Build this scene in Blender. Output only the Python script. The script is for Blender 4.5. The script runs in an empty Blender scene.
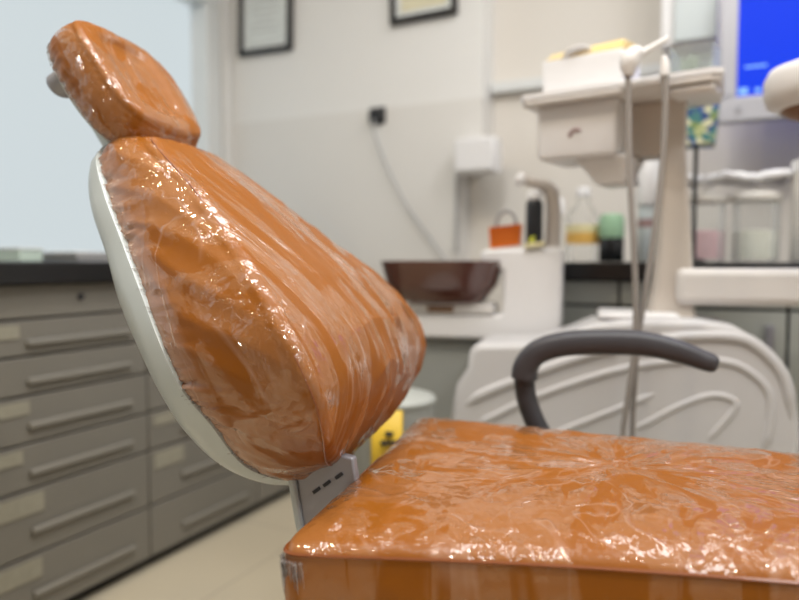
import bpy, bmesh, math, random
from mathutils import Vector, Matrix, noise
import numpy as np
random.seed(4)
PI = math.pi
R = math.radians
C = bpy.context.scene.collection

# ---------------------------------------------------------------- materials
def new_mat(name):
    m = bpy.data.materials.new(name); m.use_nodes = True
    return m, m.node_tree.nodes, m.node_tree.links, m.node_tree.nodes['Principled BSDF']

def plain(name, col, rough=.5, metal=0., coat=0., noise_amt=.04, scale=8., bump=0., bscale=60., spec=.5):
    m, N, L, b = new_mat(name)
    tc = N.new('ShaderNodeTexCoord')
    n = N.new('ShaderNodeTexNoise'); n.inputs['Scale'].default_value = scale; n.inputs['Detail'].default_value = 4
    L.new(tc.outputs['Object'], n.inputs['Vector'])
    mx = N.new('ShaderNodeMix'); mx.data_type = 'RGBA'
    mx.inputs[6].default_value = (*[c*(1-noise_amt) for c in col], 1)
    mx.inputs[7].default_value = (*[min(1, c*(1+noise_amt)) for c in col], 1)
    L.new(n.outputs['Fac'], mx.inputs[0]); L.new(mx.outputs[2], b.inputs['Base Color'])
    b.inputs['Roughness'].default_value = rough; b.inputs['Metallic'].default_value = metal
    b.inputs['Coat Weight'].default_value = coat; b.inputs['Coat Roughness'].default_value = .08
    b.inputs['Specular IOR Level'].default_value = spec
    if bump:
        n2 = N.new('ShaderNodeTexNoise'); n2.inputs['Scale'].default_value = bscale; n2.inputs['Detail'].default_value = 3
        L.new(tc.outputs['Object'], n2.inputs['Vector'])
        bp = N.new('ShaderNodeBump'); bp.inputs['Strength'].default_value = bump; bp.inputs['Distance'].default_value = .002
        L.new(n2.outputs['Fac'], bp.inputs['Height']); L.new(bp.outputs['Normal'], b.inputs['Normal'])
    return m

def emis(name, col, strength):
    m, N, L, b = new_mat(name)
    b.inputs['Base Color'].default_value = (.02, .02, .02, 1)
    b.inputs['Emission Color'].default_value = (*col, 1); b.inputs['Emission Strength'].default_value = strength
    return m

def clear(name, tint=(1, 1, 1), gloss=.12, rough=.05, haze=.0):
    """thin clear plastic: mostly see-through, with reflections and an optional milky haze"""
    m, N, L, b = new_mat(name)
    out = N['Material Output']
    tr = N.new('ShaderNodeBsdfTransparent'); tr.inputs['Color'].default_value = (*tint, 1)
    b.inputs['Base Color'].default_value = (.85, .86, .86, 1); b.inputs['Roughness'].default_value = rough
    lw = N.new('ShaderNodeLayerWeight'); lw.inputs['Blend'].default_value = .35
    ma = N.new('ShaderNodeMath'); ma.operation = 'MULTIPLY_ADD'; ma.inputs[1].default_value = .3; ma.inputs[2].default_value = gloss + haze
    L.new(lw.outputs['Fresnel'], ma.inputs[0])
    mix = N.new('ShaderNodeMixShader')
    L.new(ma.outputs[0], mix.inputs[0]); L.new(tr.outputs[0], mix.inputs[1]); L.new(b.outputs[0], mix.inputs[2])
    L.new(mix.outputs[0], out.inputs['Surface'])
    return m, N, L, b, tc_bump

def tc_bump(m, scale, strength, dist=.002):
    N, L = m.node_tree.nodes, m.node_tree.links; b = N['Principled BSDF']
    tc = N.new('ShaderNodeTexCoord'); n = N.new('ShaderNodeTexNoise'); n.inputs['Scale'].default_value = scale
    L.new(tc.outputs['Object'], n.inputs['Vector'])
    bp = N.new('ShaderNodeBump'); bp.inputs['Strength'].default_value = strength; bp.inputs['Distance'].default_value = dist
    L.new(n.outputs['Fac'], bp.inputs['Height']); L.new(bp.outputs['Normal'], b.inputs['Normal'])

def wrapped_leather(name, rot, stretch=(1, 1, 1), contact=.5, contact_scale=5., fine=1., seed=0., radial=None, dist=.004, spark=(.28, .32, .48, .60), fsc=9., facet_amt=35.):
    """orange leatherette under a tight clear film: the film is the glossy coat with its own crinkle relief"""
    m, N, L, b = new_mat(name)
    def mth(op, a, bb=0., c=None):
        q = N.new('ShaderNodeMath'); q.operation = op
        for i, v in enumerate((a, bb, c)):
            if v is None: continue
            if isinstance(v, (int, float)): q.inputs[i].default_value = v
            else: L.new(v, q.inputs[i])
        return q.outputs[0]
    def nz(vec, sc, det=2., dist=0., rgh=.5, out='Fac'):
        q = N.new('ShaderNodeTexNoise'); q.inputs['Scale'].default_value = sc; q.inputs['Detail'].default_value = det
        q.inputs['Distortion'].default_value = dist; q.inputs['Roughness'].default_value = rgh
        L.new(vec, q.inputs['Vector']); return q.outputs[out]
    def mixc(fac, a, bcol):
        q = N.new('ShaderNodeMix'); q.data_type = 'RGBA'
        L.new(fac, q.inputs[0])
        for i, v in ((6, a), (7, bcol)):
            if isinstance(v, tuple): q.inputs[i].default_value = (*v, 1)
            else: L.new(v, q.inputs[i])
        return q.outputs[2]
    tc = N.new('ShaderNodeTexCoord'); ob = tc.outputs['Object']
    mp = N.new('ShaderNodeMapping'); mp.inputs['Rotation'].default_value = rot
    mp.inputs['Location'].default_value = (seed, seed*.7, seed*1.3); L.new(ob, mp.inputs['Vector'])
    if radial:                                   # the wrap is pulled outwards from one spot
        sx = N.new('ShaderNodeSeparateXYZ'); L.new(ob, sx.inputs[0])
        dx = mth('SUBTRACT', sx.outputs[0], radial[0]); dy = mth('SUBTRACT', sx.outputs[1], radial[1])
        rr = mth('POWER', mth('ADD', mth('MULTIPLY', dx, dx), mth('ADD', mth('MULTIPLY', dy, dy), .0004)), .5)
        cx = N.new('ShaderNodeCombineXYZ')
        L.new(mth('MULTIPLY_ADD', mth('DIVIDE', dx, rr), .42, seed), cx.inputs[0]); L.new(mth('MULTIPLY', mth('DIVIDE', dy, rr), .42), cx.inputs[1]); L.new(mth('MULTIPLY', rr, 1.5), cx.inputs[2])
        vec = cx.outputs[0]
    else:
        ms = N.new('ShaderNodeMapping'); ms.inputs['Scale'].default_value = stretch
        L.new(mp.outputs['Vector'], ms.inputs['Vector']); vec = ms.outputs['Vector']
    wn = nz(vec, 5., out='Color')
    wa = N.new('ShaderNodeVectorMath'); wa.operation = 'MULTIPLY_ADD'
    L.new(wn, wa.inputs[0]); wa.inputs[1].default_value = (.14, .14, .14); L.new(vec, wa.inputs[2]); wv = wa.outputs[0]
    vo = N.new('ShaderNodeTexVoronoi'); vo.feature = 'DISTANCE_TO_EDGE'; vo.inputs['Scale'].default_value = 8.; L.new(wv, vo.inputs['Vector'])
    crease = mth('SUBTRACT', 1., mth('MINIMUM', mth('MULTIPLY', vo.outputs['Distance'], 16.), 1.))
    def facets(vec_, sc_):                           # flat tilted flakes, each with its own slope
        v_ = N.new('ShaderNodeTexVoronoi'); v_.feature = 'F1'; v_.inputs['Scale'].default_value = sc_; L.new(vec_, v_.inputs['Vector'])
        c_ = N.new('ShaderNodeVectorMath'); c_.operation = 'SUBTRACT'; L.new(v_.outputs['Color'], c_.inputs[0]); c_.inputs[1].default_value = (.5, .5, .5)
        d_ = N.new('ShaderNodeVectorMath'); d_.operation = 'SUBTRACT'; L.new(vec_, d_.inputs[0]); L.new(v_.outputs['Position'], d_.inputs[1])
        t_ = N.new('ShaderNodeVectorMath'); t_.operation = 'DOT_PRODUCT'; L.new(c_.outputs[0], t_.inputs[0]); L.new(d_.outputs[0], t_.inputs[1])
        return t_.outputs['Value']
    facet = mth('MULTIPLY', facets(wv, fsc), facet_amt)
    wn2 = N.new('ShaderNodeVectorMath'); wn2.operation = 'MULTIPLY_ADD'; L.new(nz(mp.outputs['Vector'], 20., out='Color'), wn2.inputs[0]); wn2.inputs[1].default_value = (.03, .03, .03); L.new(mp.outputs['Vector'], wn2.inputs[2])
    flake = facets(wn2.outputs[0], 75.)
    def line(src, sharp): return mth('MAXIMUM', mth('SUBTRACT', 1., mth('MULTIPLY', mth('ABSOLUTE', mth('SUBTRACT', src, .5)), sharp)), 0.)
    ridge = mth('MULTIPLY', line(nz(vec, 6., 2., 1.0), 40.), mth('MINIMUM', mth('MAXIMUM', mth('MULTIPLY', mth('SUBTRACT', nz(mp.outputs['Vector'], 14., 1.), .40), 5.), 0.), 1.))
    a3 = nz(vec, 12., 2., .6)
    a2 = line(nz(mp.outputs['Vector'], 60., 1.5, 1.5), 6.)
    uv = N.new('ShaderNodeUVMap'); uv.uv_map = 'wrap'; us = N.new('ShaderNodeSeparateXYZ'); L.new(uv.outputs[0], us.inputs[0])
    band = N.new('ShaderNodeValToRGB'); L.new(us.outputs[1], band.inputs[0]); e = band.color_ramp.elements
    e[0].position = spark[0]; e[0].color = (.2, .2, .2, 1); e[1].position = spark[1]; e[1].color = (1, 1, 1, 1)
    q = e.new(spark[2]); q.color = (1, 1, 1, 1); q = e.new(spark[3]); q.color = (.12, .12, .12, 1)
    hem = mth('MINIMUM', mth('MAXIMUM', mth('MULTIPLY', mth('SUBTRACT', us.outputs[1], .575), 14.), 0.), 1.)
    where = mth('MAXIMUM', mth('MULTIPLY', mth('SUBTRACT', nz(mp.outputs['Vector'], 13., 2.), .35), 5.), 0.)
    where = mth('MULTIPLY', mth('MINIMUM', where, 1.), mth('MAXIMUM', band.outputs['Color'], mth('MULTIPLY', hem, .8)))
    patch = nz(wv, contact_scale, 5., 1.6, .58)
    ramp = N.new('ShaderNodeValToRGB'); L.new(patch, ramp.inputs[0])
    ramp.color_ramp.elements[0].position = contact - .016; ramp.color_ramp.elements[1].position = contact + .016
    lift = mth('MAXIMUM', ramp.outputs['Color'], hem)                      # 1 where the film stands off the leather
    h = mth('ADD', mth('MULTIPLY', ridge, .30), mth('MULTIPLY', crease, .12))
    h = mth('ADD', h, mth('MULTIPLY', a3, .65))
    h = mth('ADD', h, facet)
    h = mth('ADD', h, mth('MULTIPLY', mth('ADD', mth('MULTIPLY', a2, .16), mth('MULTIPLY', flake, 190.)), mth('MULTIPLY', where, fine)))
    h = mth('ADD', h, mth('MULTIPLY', lift, .16))
    bp = N.new('ShaderNodeBump'); bp.inputs['Strength'].default_value = 1.; bp.inputs['Distance'].default_value = dist
    L.new(h, bp.inputs['Height']); L.new(bp.outputs['Normal'], b.inputs['Coat Normal'])
    gr = nz(ob, 380., 2.)
    bl = N.new('ShaderNodeBump'); bl.inputs['Strength'].default_value = .10; bl.inputs['Distance'].default_value = .001
    L.new(gr, bl.inputs['Height']); L.new(bl.outputs['Normal'], b.inputs['Normal'])
    col = mixc(nz(ob, 3., 2.), (.258, .074, .0010), (.312, .098, .0015))
    col = mixc(mth('MULTIPLY', lift, .28), col, (.45, .20, .075))  # pale haze and reflection of lifted film painted into the leather colour
    col = mixc(mth('MULTIPLY', hem, .25), col, (.66, .50, .44))          # light scattered by the gathered hem film, painted into the colour
    col = mixc(mth('MULTIPLY', ridge, .22), col, (.62, .42, .33))  # glints along the film folds painted as pale lines
    L.new(col, b.inputs['Base Color'])
    b.inputs['Roughness'].default_value = .5; b.inputs['Specular IOR Level'].default_value = .25
    L.new(mth('MULTIPLY_ADD', lift, .88, .12), b.inputs['Coat Weight'])
    L.new(mth('MULTIPLY_ADD', lift, -.05, .085), b.inputs['Coat Roughness'])
    b.inputs['Coat IOR'].default_value = 1.65
    return m

M = {}
M['wall'] = plain('wall_paint', (.80, .79, .77), .6, noise_amt=.02, scale=2.)
M['wall_behind'] = plain('wall_behind_darkened', (.34, .31, .28), .6, noise_amt=.02, scale=2.)  # unseen wall, darkened for darker reflections and less fill on the chair
M['tile'] = plain('wall_tile', (.74, .72, .69), .35, noise_amt=.02, scale=2.)
M['recess'] = plain('recess_paint', (.74, .70, .645), .6, noise_amt=.02, scale=2.)
M['ceil'] = plain('ceiling_paint', (.82, .82, .80), .8)
M['frame_white'] = plain('window_frame_paint', (.74, .76, .76), .4)
M['pane'] = emis('frosted_pane', (.85, .95, .985), .65)
M['cab'] = plain('cabinet_laminate', (.215, .200, .172), .38, noise_amt=.05, scale=5., spec=.35)
M['cab_gap'] = plain('cabinet_carcass', (.05, .046, .04), .8)
M['cab_handle'] = plain('drawer_pull', (.25, .235, .205), .3, spec=.4)
M['cab_label'] = plain('drawer_label_paper', (.32, .30, .235), .7, noise_amt=.15, scale=60.)
M['cab_back'] = plain('back_cabinet_laminate', (.47, .49, .46), .4)
M['black'] = plain('black_worktop', (.012, .012, .013), .28, spec=.5)
M['blackframe'] = plain('black_frame', (.012, .012, .014), .35)
M['paper'] = plain('certificate_paper', (.78, .81, .80), .6, noise_amt=.03, scale=18.)
M['paper_in'] = plain('certificate_sheet', (.70, .74, .73), .6, noise_amt=.08, scale=14.)
M['paper_cream'] = plain('cream_certificate', (.74, .69, .50), .6, noise_amt=.06, scale=16.)
M['white'] = plain('white_plastic', (.80, .79, .795), .32, noise_amt=.015)
M['shell'] = plain('chair_shell_plastic', (.54, .59, .60), .28, noise_amt=.01)
M['offwhite'] = plain('cream_plastic', (.74, .715, .695), .35, noise_amt=.02)
M['beige'] = plain('beige_column', (.60, .545, .49), .4, noise_amt=.02)
M['disc'] = plain('base_plastic', (.60, .59, .595), .38, noise_amt=.02)
M['metal'] = plain('bracket_metal', (.34, .335, .37), .42, metal=.35)
M['dark'] = plain('dark_slot', (.03, .03, .035), .6)
M['grey_rubber'] = plain('armrest_rubber', (.058, .057, .066), .48, noise_amt=.08, scale=60., bump=.15, bscale=500., spec=.4)
M['greyside'] = plain('grey_panel', (.33, .34, .32), .5)
M['piping'] = plain('orange_piping', (.26, .07, .012), .45, coat=.5)
M['orange_plastic'] = plain('orange_plastic', (.72, .17, .02), .4)
M['yellow'] = plain('yellow_card', (.78, .52, .04), .5)
M['yellowcard'] = plain('yellow_carton', (.78, .58, .22), .5)
M['yellowgreen'] = plain('sponge', (.55, .58, .05), .8)
M['label_y'] = plain('yellow_label', (.74, .66, .38), .5, noise_amt=.2, scale=40.)
M['label_o'] = plain('orange_label', (.74, .44, .10), .5)
M['black_label'] = plain('black_label', (.015, .016, .02), .4)
M['chrome'] = plain('chrome', (.55, .55, .55), .25, metal=.9)
M['pink'] = plain('pink_granules', (.95, .62, .64), .8, noise_amt=.2, scale=120., bump=.6, bscale=200.)
M['cream'] = plain('cream_granules', (.95, .92, .76), .8, noise_amt=.2, scale=120., bump=.6, bscale=200.)
M['lid'] = plain('jar_lid', (.75, .72, .67), .4)
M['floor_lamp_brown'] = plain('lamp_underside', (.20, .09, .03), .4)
M['bezel'] = plain('silver_bezel', (.48, .48, .52), .35, metal=.2)
M['screen'] = emis('blue_screen', (.0, .045, .84), 1.0); M['screen'].node_tree.nodes['Principled BSDF'].inputs['Base Color'].default_value = (.003, .003, .003, 1); M['screen'].node_tree.nodes['Principled BSDF'].inputs['Specular IOR Level'].default_value = .15
M['icon'] = emis('screen_icon', (.25, .55, 1.0), 1.0)
M['hose'] = plain('hose_rubber', (.30, .275, .255), .45)
M['logo'] = plain('emblem_print', (.34, .22, .22), .5)
M['green_jar'] = plain('green_lid', (.32, .52, .34), .4)
M['pale_green'] = plain('pale_green_card', (.58, .70, .62), .5)
M['liquid'] = plain('dark_liquid', (.012, .014, .016), .2)
M['clear'] = clear('clear_plastic', (.985, .99, .99), .0)[0]
M['clear_green'] = clear('greenish_glass', (.90, .93, .89), .12)[0]
M['smoke_glass'] = clear('brown_glass', (.22, .055, .035), .05)[0]
fm = clear('plastic_film', (.98, .96, .96), .14, .05, .03)[0]; tc_bump(fm, 170., 1., .008); M['film'] = fm
M['panel_lamp'] = emis('lamp_diffuser', (1, .97, .92), 2.)
M['black_cord'] = plain('black_cord', (.02, .02, .022), .5)
M['cable_grey'] = plain('grey_cable', (.42, .42, .42), .5)

# floor: large cream tiles
m, N, L, b = new_mat('cream_floor_tiles'); M['floor'] = m
tc = N.new('ShaderNodeTexCoord'); br = N.new('ShaderNodeTexBrick'); L.new(tc.outputs['Object'], br.inputs['Vector'])
br.offset = 0; br.inputs['Scale'].default_value = 1.; br.inputs['Brick Width'].default_value = .6; br.inputs['Row Height'].default_value = .6
br.inputs['Mortar Size'].default_value = .003
br.inputs['Color1'].default_value = (.60, .53, .40, 1); br.inputs['Color2'].default_value = (.62, .55, .42, 1); br.inputs['Mortar'].default_value = (.46, .40, .31, 1)
L.new(br.outputs['Color'], b.inputs['Base Color']); b.inputs['Roughness'].default_value = .35

# patterned mosaic on the little cup
m, N, L, b = new_mat('mosaic_pattern'); M['mosaic'] = m
tc = N.new('ShaderNodeTexCoord'); vo = N.new('ShaderNodeTexVoronoi'); vo.inputs['Scale'].default_value = 60.
L.new(tc.outputs['Object'], vo.inputs['Vector'])
sp = N.new('ShaderNodeSeparateColor'); L.new(vo.outputs['Color'], sp.inputs[0])
cr = N.new('ShaderNodeValToRGB'); cr.color_ramp.interpolation = 'CONSTANT'; L.new(sp.outputs[0], cr.inputs[0])
e = cr.color_ramp.elements
e[0].position = 0; e[0].color = (.03, .07, .22, 1); e[1].position = .28; e[1].color = (.42, .46, .22, 1)
for p, c in ((.45, (.06, .20, .20, 1)), (.6, (.62, .62, .42, 1)), (.75, (.20, .28, .10, 1)), (.88, (.05, .12, .35, 1))):
    q = e.new(p); q.color = c
L.new(cr.outputs['Color'], b.inputs['Base Color'])

# ---------------------------------------------------------------- object helpers
def link(name, bm, mat, parent=None, smooth=True, bevel=0., seg=2, subsurf=0, xf=None, mat2=None):
    me = bpy.data.meshes.new(name)
    if xf is not None: bm.transform(xf)
    bmesh.ops.recalc_face_normals(bm, faces=bm.faces)
    bm.to_mesh(me); bm.free()
    me.materials.append(mat)
    o = bpy.data.objects.new(name, me); C.objects.link(o)
    if parent: o.parent = parent
    if bevel:
        md = o.modifiers.new('edge', 'BEVEL'); md.width = bevel; md.segments = seg; md.limit_method = 'ANGLE'; md.angle_limit = R(40)
    if subsurf:
        md = o.modifiers.new('sub', 'SUBSURF'); md.levels = subsurf; md.render_levels = subsurf
    if smooth:
        for p in me.polygons: p.use_smooth = True
        if hasattr(me, 'set_sharp_from_angle'): me.set_sharp_from_angle(angle=R(50))
    return o

def tag(o, label=None, cat=None, group=None, kind=None):
    if label: o['label'] = label
    if cat: o['category'] = cat
    if group: o['group'] = group
    if kind: o['kind'] = kind
    return o

def thing(name, label, cat, loc=(0, 0, 0), rz=0., group=None):
    o = bpy.data.objects.new(name, None); C.objects.link(o); o.empty_display_size = .05
    o.location = loc; o.rotation_euler = (0, 0, rz)
    return tag(o, label, cat, group)

class B:
    """collects solids in one bmesh"""
    def __init__(s, off=(0, 0, 0)): s.bm = bmesh.new(); s.off = Vector(off)
    def v(s, p): return s.bm.verts.new(Vector(p) - s.off)
    def box(s, x0, x1, y0, y1, z0, z1):
        v = [s.v((x, y, z)) for x in (x0, x1) for y in (y0, y1) for z in (z0, z1)]
        for f in ((0, 1, 3, 2), (4, 6, 7, 5), (0, 4, 5, 1), (2, 3, 7, 6), (0, 2, 6, 4), (1, 5, 7, 3)): s.bm.faces.new([v[i] for i in f])
        return s
    def loft(s, rings, cap=True, closed=False):
        vr = [[s.v(p) for p in r] for r in rings]; n = len(vr[0])
        rng = range(len(vr)) if closed else range(len(vr)-1)
        for i in rng:
            a, b2 = vr[i], vr[(i+1) % len(vr)]
            for k in range(n): s.bm.faces.new((a[k], a[(k+1) % n], b2[(k+1) % n], b2[k]))
        if cap and not closed: s.bm.faces.new(vr[0]); s.bm.faces.new(vr[-1])
        return s
    def lathe(s, prof, c, n=32, cap=True):
        return s.loft([[(c[0]+r*math.cos(2*PI*k/n), c[1]+r*math.sin(2*PI*k/n), c[2]+z) for k in range(n)] for r, z in prof], cap)
    def tube(s, pts, rad, n=10, flat=1.):
        pts = [Vector(p) for p in pts]; rings = []
        up = Vector((0, 0, 1)); prev = None
        for i, p in enumerate(pts):
            t = (pts[min(i+1, len(pts)-1)] - pts[max(i-1, 0)]).normalized()
            if prev is None:
                a = t.cross(up); a = a if a.length > 1e-3 else t.cross(Vector((1, 0, 0)))
            else: a = prev - t*prev.dot(t)
            a.normalize(); prev = a; b2 = t.cross(a)
            r = rad[i] if isinstance(rad, (list, tuple)) else rad
            rings.append([p + a*r*math.cos(2*PI*k/n) + b2*r*flat*math.sin(2*PI*k/n) for k in range(n)])
        return s.loft(rings)
    def prism(s, poly, axis, a0, a1):
        def P(q, a): return {'x': (a, q[0], q[1]), 'y': (q[0], a, q[1]), 'z': (q[0], q[1], a)}[axis]
        return s.loft([[P(q, a0) for q in poly], [P(q, a1) for q in poly]])

def cr_curve(pts, per, closed=False):
    """Catmull-Rom through points"""
    P = [Vector(p) for p in pts]; n = len(P); out = []
    for i in range(n if closed else n-1):
        g = lambda j: P[j % n] if closed else P[max(0, min(n-1, j))]
        p0, p1, p2, p3 = g(i-1), g(i), g(i+1), g(i+2)
        for k in range(per):
            t = k/per
            out.append(.5*((2*p1) + (p2-p0)*t + (2*p0-5*p1+4*p2-p3)*t*t + (3*p1-p0-3*p2+p3)*t**3))
    if not closed: out.append(P[-1])
    return out

def solid(name, mat, parent=None, bevel=0., off=(0, 0, 0), **k):
    """decorator-free shortcut: returns builder and a finisher"""
    return B(off)

def S(name, bm, mat):                 # setting
    o = link(name, bm, mat); o['kind'] = 'structure'; return o

# ---------------------------------------------------------------- the room
XL, XR, YF, YB, H = -2.10, 2.5, -2.3, 2.62, 2.75
S('floor', B().box(XL-.2, XR+.1, YF-.1, YB+.1, -.1, 0).bm, M['floor'])
S('ceiling', B().box(XL-.2, XR+.1, YF-.1, YB+.1, H, H+.1).bm, M['ceil'])
S('wall_back', B().box(XL-.2, XR+.1, YB, YB+.12, 0, H).bm, M['recess'])
S('wall_right', B().box(XR, XR+.12, YF, YB, 0, H).bm, M['wall'])
S('wall_front', B().box(XL-.2, XR+.1, YF-.12, YF, 0, H).bm, M['wall_behind'])
lw = B(); lw.box(XL-.12, XL, YF, YB, 0, .86); lw.box(XL-.12, XL, YF, YB, 2.03, H); lw.box(XL-.12, XL, YF, -.6, .86, 2.03); lw.box(XL-.12, XL, 2.44, YB, .86, 2.03)
S('wall_left', lw.bm, M['wall'])
# the boxed-out stretch of back wall with the certificates: painted above, tiled below
S('trim_1', B().box(XL, -.873, 2.505, YB-.001, 1.479, H).bm, M['wall'])
lo = B(); lo.box(XL, -.97, 2.50, YB-.001, 0, 1.26); lo.box(XL, -.873, 2.50, YB-.001, 1.26, 1.479)
S('trim_2', lo.bm, M['tile'])
S('trim_3', B().box(-.865, XR-.01, 2.58, YB-.001, 1.512, 1.548).bm, M['frame_white'])
# window over the counter
fr = B(); fr.box(XL-.08, XL+.03, 2.355, 2.44, .886, 1.969); fr.box(XL-.08, XL+.03, -.6, 2.44, 1.97, 2.03); fr.box(XL-.08, XL+.03, -.6, 2.44, .862, .885); fr.box(XL-.08, XL+.03, -.6, -.54, .886, 1.969)
w1 = S('window_1', B().box(XL-.075, XL-.06, -.59, 2.40, .87, 2.0).bm, M['pane'])
link('window_frame', fr.bm, M['frame_white'], w1, bevel=.004)
S('trim_4', B().box(XL+.001, XL+.045, 2.445, 2.499, .87, H-.01).bm, M['wall'])

# ---------------------------------------------------------------- drawer units under the window
FX = -1.45
rows = [(.81, .73), (.73, .645), (.645, .555), (.555, .444), (.444, .337), (.337, .182), (.182, .035)]
def drawer_unit(y0, y1, label, labels, first):
    t = thing('drawer_cabinet', label, 'cabinet', (FX-.3, (y0+y1)/2, 0), 0, 'drawer cabinets under the window counter')
    off = (FX-.3, (y0+y1)/2, 0)
    link('body', B(off).box(XL+.01, FX-.02, y0, y1, .03, .809).bm, M['cab_gap'], t)
    link('toe_kick', B(off).box(XL+.01, FX-.04, y0, y1, .0, .03).bm, M['black'], t)
    for i, (a, b2) in enumerate(rows):
        d = link('drawer', B(off).box(FX-.02, FX, y0+.003, y1-.003, b2+.003, a-.003).bm, M['cab'], t, bevel=.002)
        zc = a-(a-b2)*.62
        if i:
            link('handle', B(off).box(FX, FX+.012, y0+.12, y1-.06, zc-.008, zc+.006).bm, M['cab_handle'], d, bevel=.003)
        else:
            q = B((0, 0, 0)); q.lathe([(.008, 0), (.008, .006)], (0, 0, 0), 16)
            link('keyhole', q.bm, M['dark'], d, xf=Matrix.Translation(Vector((FX, y0+.27, .775))-Vector(off)) @ Matrix.Rotation(PI/2, 4, 'Y'))
        if i in labels:
            hh = .045 if (a-b2) > .12 else .03
            link('label_holder', B(off).box(FX, FX+.003, y0+.02, y0+.02+labels[i], a-.012-hh, a-.012).bm, M['cab_label'], d)
    return t
drawer_unit(.43, .91, 'grey drawer cabinet under the window, partly cut by the picture edge', {4: .1, 5: .12, 6: .12}, False)
drawer_unit(.91, 1.39, 'grey drawer cabinet with a keyhole and pale label strips down one edge', {1: .085, 3: .105, 4: .085, 5: .135, 6: .125}, True)
drawer_unit(1.39, 1.87, 'grey drawer cabinet directly behind the chair back, two pale labels showing', {4: .08, 5: .11}, False)
drawer_unit(1.87, 2.35, 'grey drawer cabinet at the far end of the run, mostly behind the chair back', {5: .08}, False)
ct = link('countertop', B().box(XL+.03, FX+.03, .40, 2.498, .81, .86).bm, M['black'], bevel=.004)
tag(ct, 'black worktop along the frosted window, above the grey drawers', 'countertop')

# small things on the window counter
t = thing('instrument_tray', 'low white tray with a green box at its side on the black window counter', 'tray', (-1.78, 1.42, .861))
a = B(); a.loft([[(sx*(.10+k), sy*(.06+k), z) for sx, sy in ((-1, -1), (1, -1), (1, 1), (-1, 1))] for k, z in ((0, 0), (.012, .028), (.016, .028), (.014, .022), (.002, .004))])
link('tray_dish', a.bm, M['white'], t, bevel=.002)
link('folded_cloth', B().box(-.07, .07, -.04, .04, .005, .03).bm, M['paper'], t, bevel=.008)
bx = thing('small_box', 'small green and white box on the black window counter', 'box', (-1.80, 1.27, .861))
link('carton', B().box(-.05, .05, -.035, .035, 0, .032).bm, M['pale_green'], bx, bevel=.003)
link('flap', B().box(-.052, .052, -.037, .037, .032, .038).bm, M['paper'], bx, bevel=.002)

# ---------------------------------------------------------------- on the back wall
def certificate(x0, x1, z0, z1, label, sheet, mat_mat, tilt):
    c = ((x0+x1)/2, 2.503, (z0+z1)/2); w, h = (x1-x0)/2, (z1-z0)/2
    t = thing('framed_certificate', label, 'picture frame', c, 0, 'framed certificates on the wall'); t.rotation_euler = (0, tilt, 0)
    f = B(); k = .022
    f.box(-w, w, -.022, -.002, -h, -h+k); f.box(-w, w, -.022, -.002, h-k, h); f.box(-w, -w+k, -.022, -.002, -h+k, h-k); f.box(w-k, w, -.022, -.002, -h+k, h-k)
    link('frame', f.bm, M['blackframe'], t)
    link('mount', B().box(-w+k, w-k, -.010, -.002, -h+k, h-k).bm, mat_mat, t)
    s = link('sheet', B().box(-w*.68, w*.68, -.0125, -.010, -h*.78, h*.80).bm, sheet, t)
    pr = B()
    for i in range(9):
        ww = w*(.50 if i % 3 else .34); z = h*(.6-.14*i)
        pr.box(-ww, ww, -.0135, -.0125, z-.002, z+.002)
    link('printed_lines', pr.bm, M['cable_grey'], s)
certificate(-2.003, -1.722, 1.768, 2.16, 'black framed white certificate hanging beside the window end of the wall', M['paper_in'], M['paper'], R(1.2))
certificate(-1.256, -.975, 1.798, 2.19, 'black framed cream certificate hanging near the wall corner', M['paper_cream'], M['paper'], R(-1))

t = thing('wall_socket', 'small black wall plug with a thin grey cable hanging from it', 'socket', (-1.316, 2.5, 1.449))
link('plug', B().box(-.026, .026, -.035, -.001, -.024, .024).bm, M['blackframe'], t, bevel=.006)
link('plug_face', B().box(-.036, .036, -.008, -.001, -.034, .034).bm, M['dark'], t, bevel=.004)
pts = cr_curve([(0, -.03, -.02), (.01, -.05, -.08), (.07, -.04, -.23), (.16, -.03, -.39), (.27, -.03, -.53), (.33, -.03, -.62), (.34, -.03, -.70)], 8)
tube = B(); tube.tube(pts, .0048, 8); link('cable', tube.bm, M['cable_grey'], t)

t = thing('junction_box', 'white electrical box on the wall corner with a thin pipe below it', 'wall box', (-.872, 2.5, 1.248))
link('box_body', B().box(-.078, .078, -.09, -.002, -.062, .066).bm, M['white'], t, bevel=.006)
link('box_lid', B().box(-.072, .072, -.096, -.09, -.052, .06).bm, M['white'], t, bevel=.004)
link('pipe', B().box(-.103, -.092, -.02, -.002, -.35, -.058).bm, M['cable_grey'], t, bevel=.003)

# monitor
t = thing('monitor', 'silver framed monitor with a bright blue screen mounted on the wall', 'monitor', (.208, 2.38, 1.285))
W = .27
f = B(); f.box(-W, W, -.03, .02, 0, .075); f.box(-W, W, -.03, .02, .42, .44); f.box(-W, -W+.05, -.03, .02, .075, .42); f.box(W-.05, W, -.03, .02, .075, .42)
link('bezel', f.bm, M['bezel'], t, bevel=.006)
sc = link('screen', B().box(-W+.045, W-.045, -.022, -.012, .07, .425).bm, M['screen'], t)
for x0, x1, z0, z1 in ((-.215, -.19, .082, .10), (-.17, -.155, .084, .096), (-.20, -.14, .158, .164)):
    link('icon', B().box(x0, x1, -.0235, -.0218, z0, z1).bm, M['icon'], sc)
q = B(); q.lathe([(.008, 0), (.008, .005)], (0, 0, 0), 16); link('power_button', q.bm, M['metal'], t, xf=Matrix.Translation((-.215, -.03, .035)) @ Matrix.Rotation(PI/2, 4, 'X'))
link('wall_mount', B().box(-.08, .08, .02, .239, .14, .30).bm, M['blackframe'], t)

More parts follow.
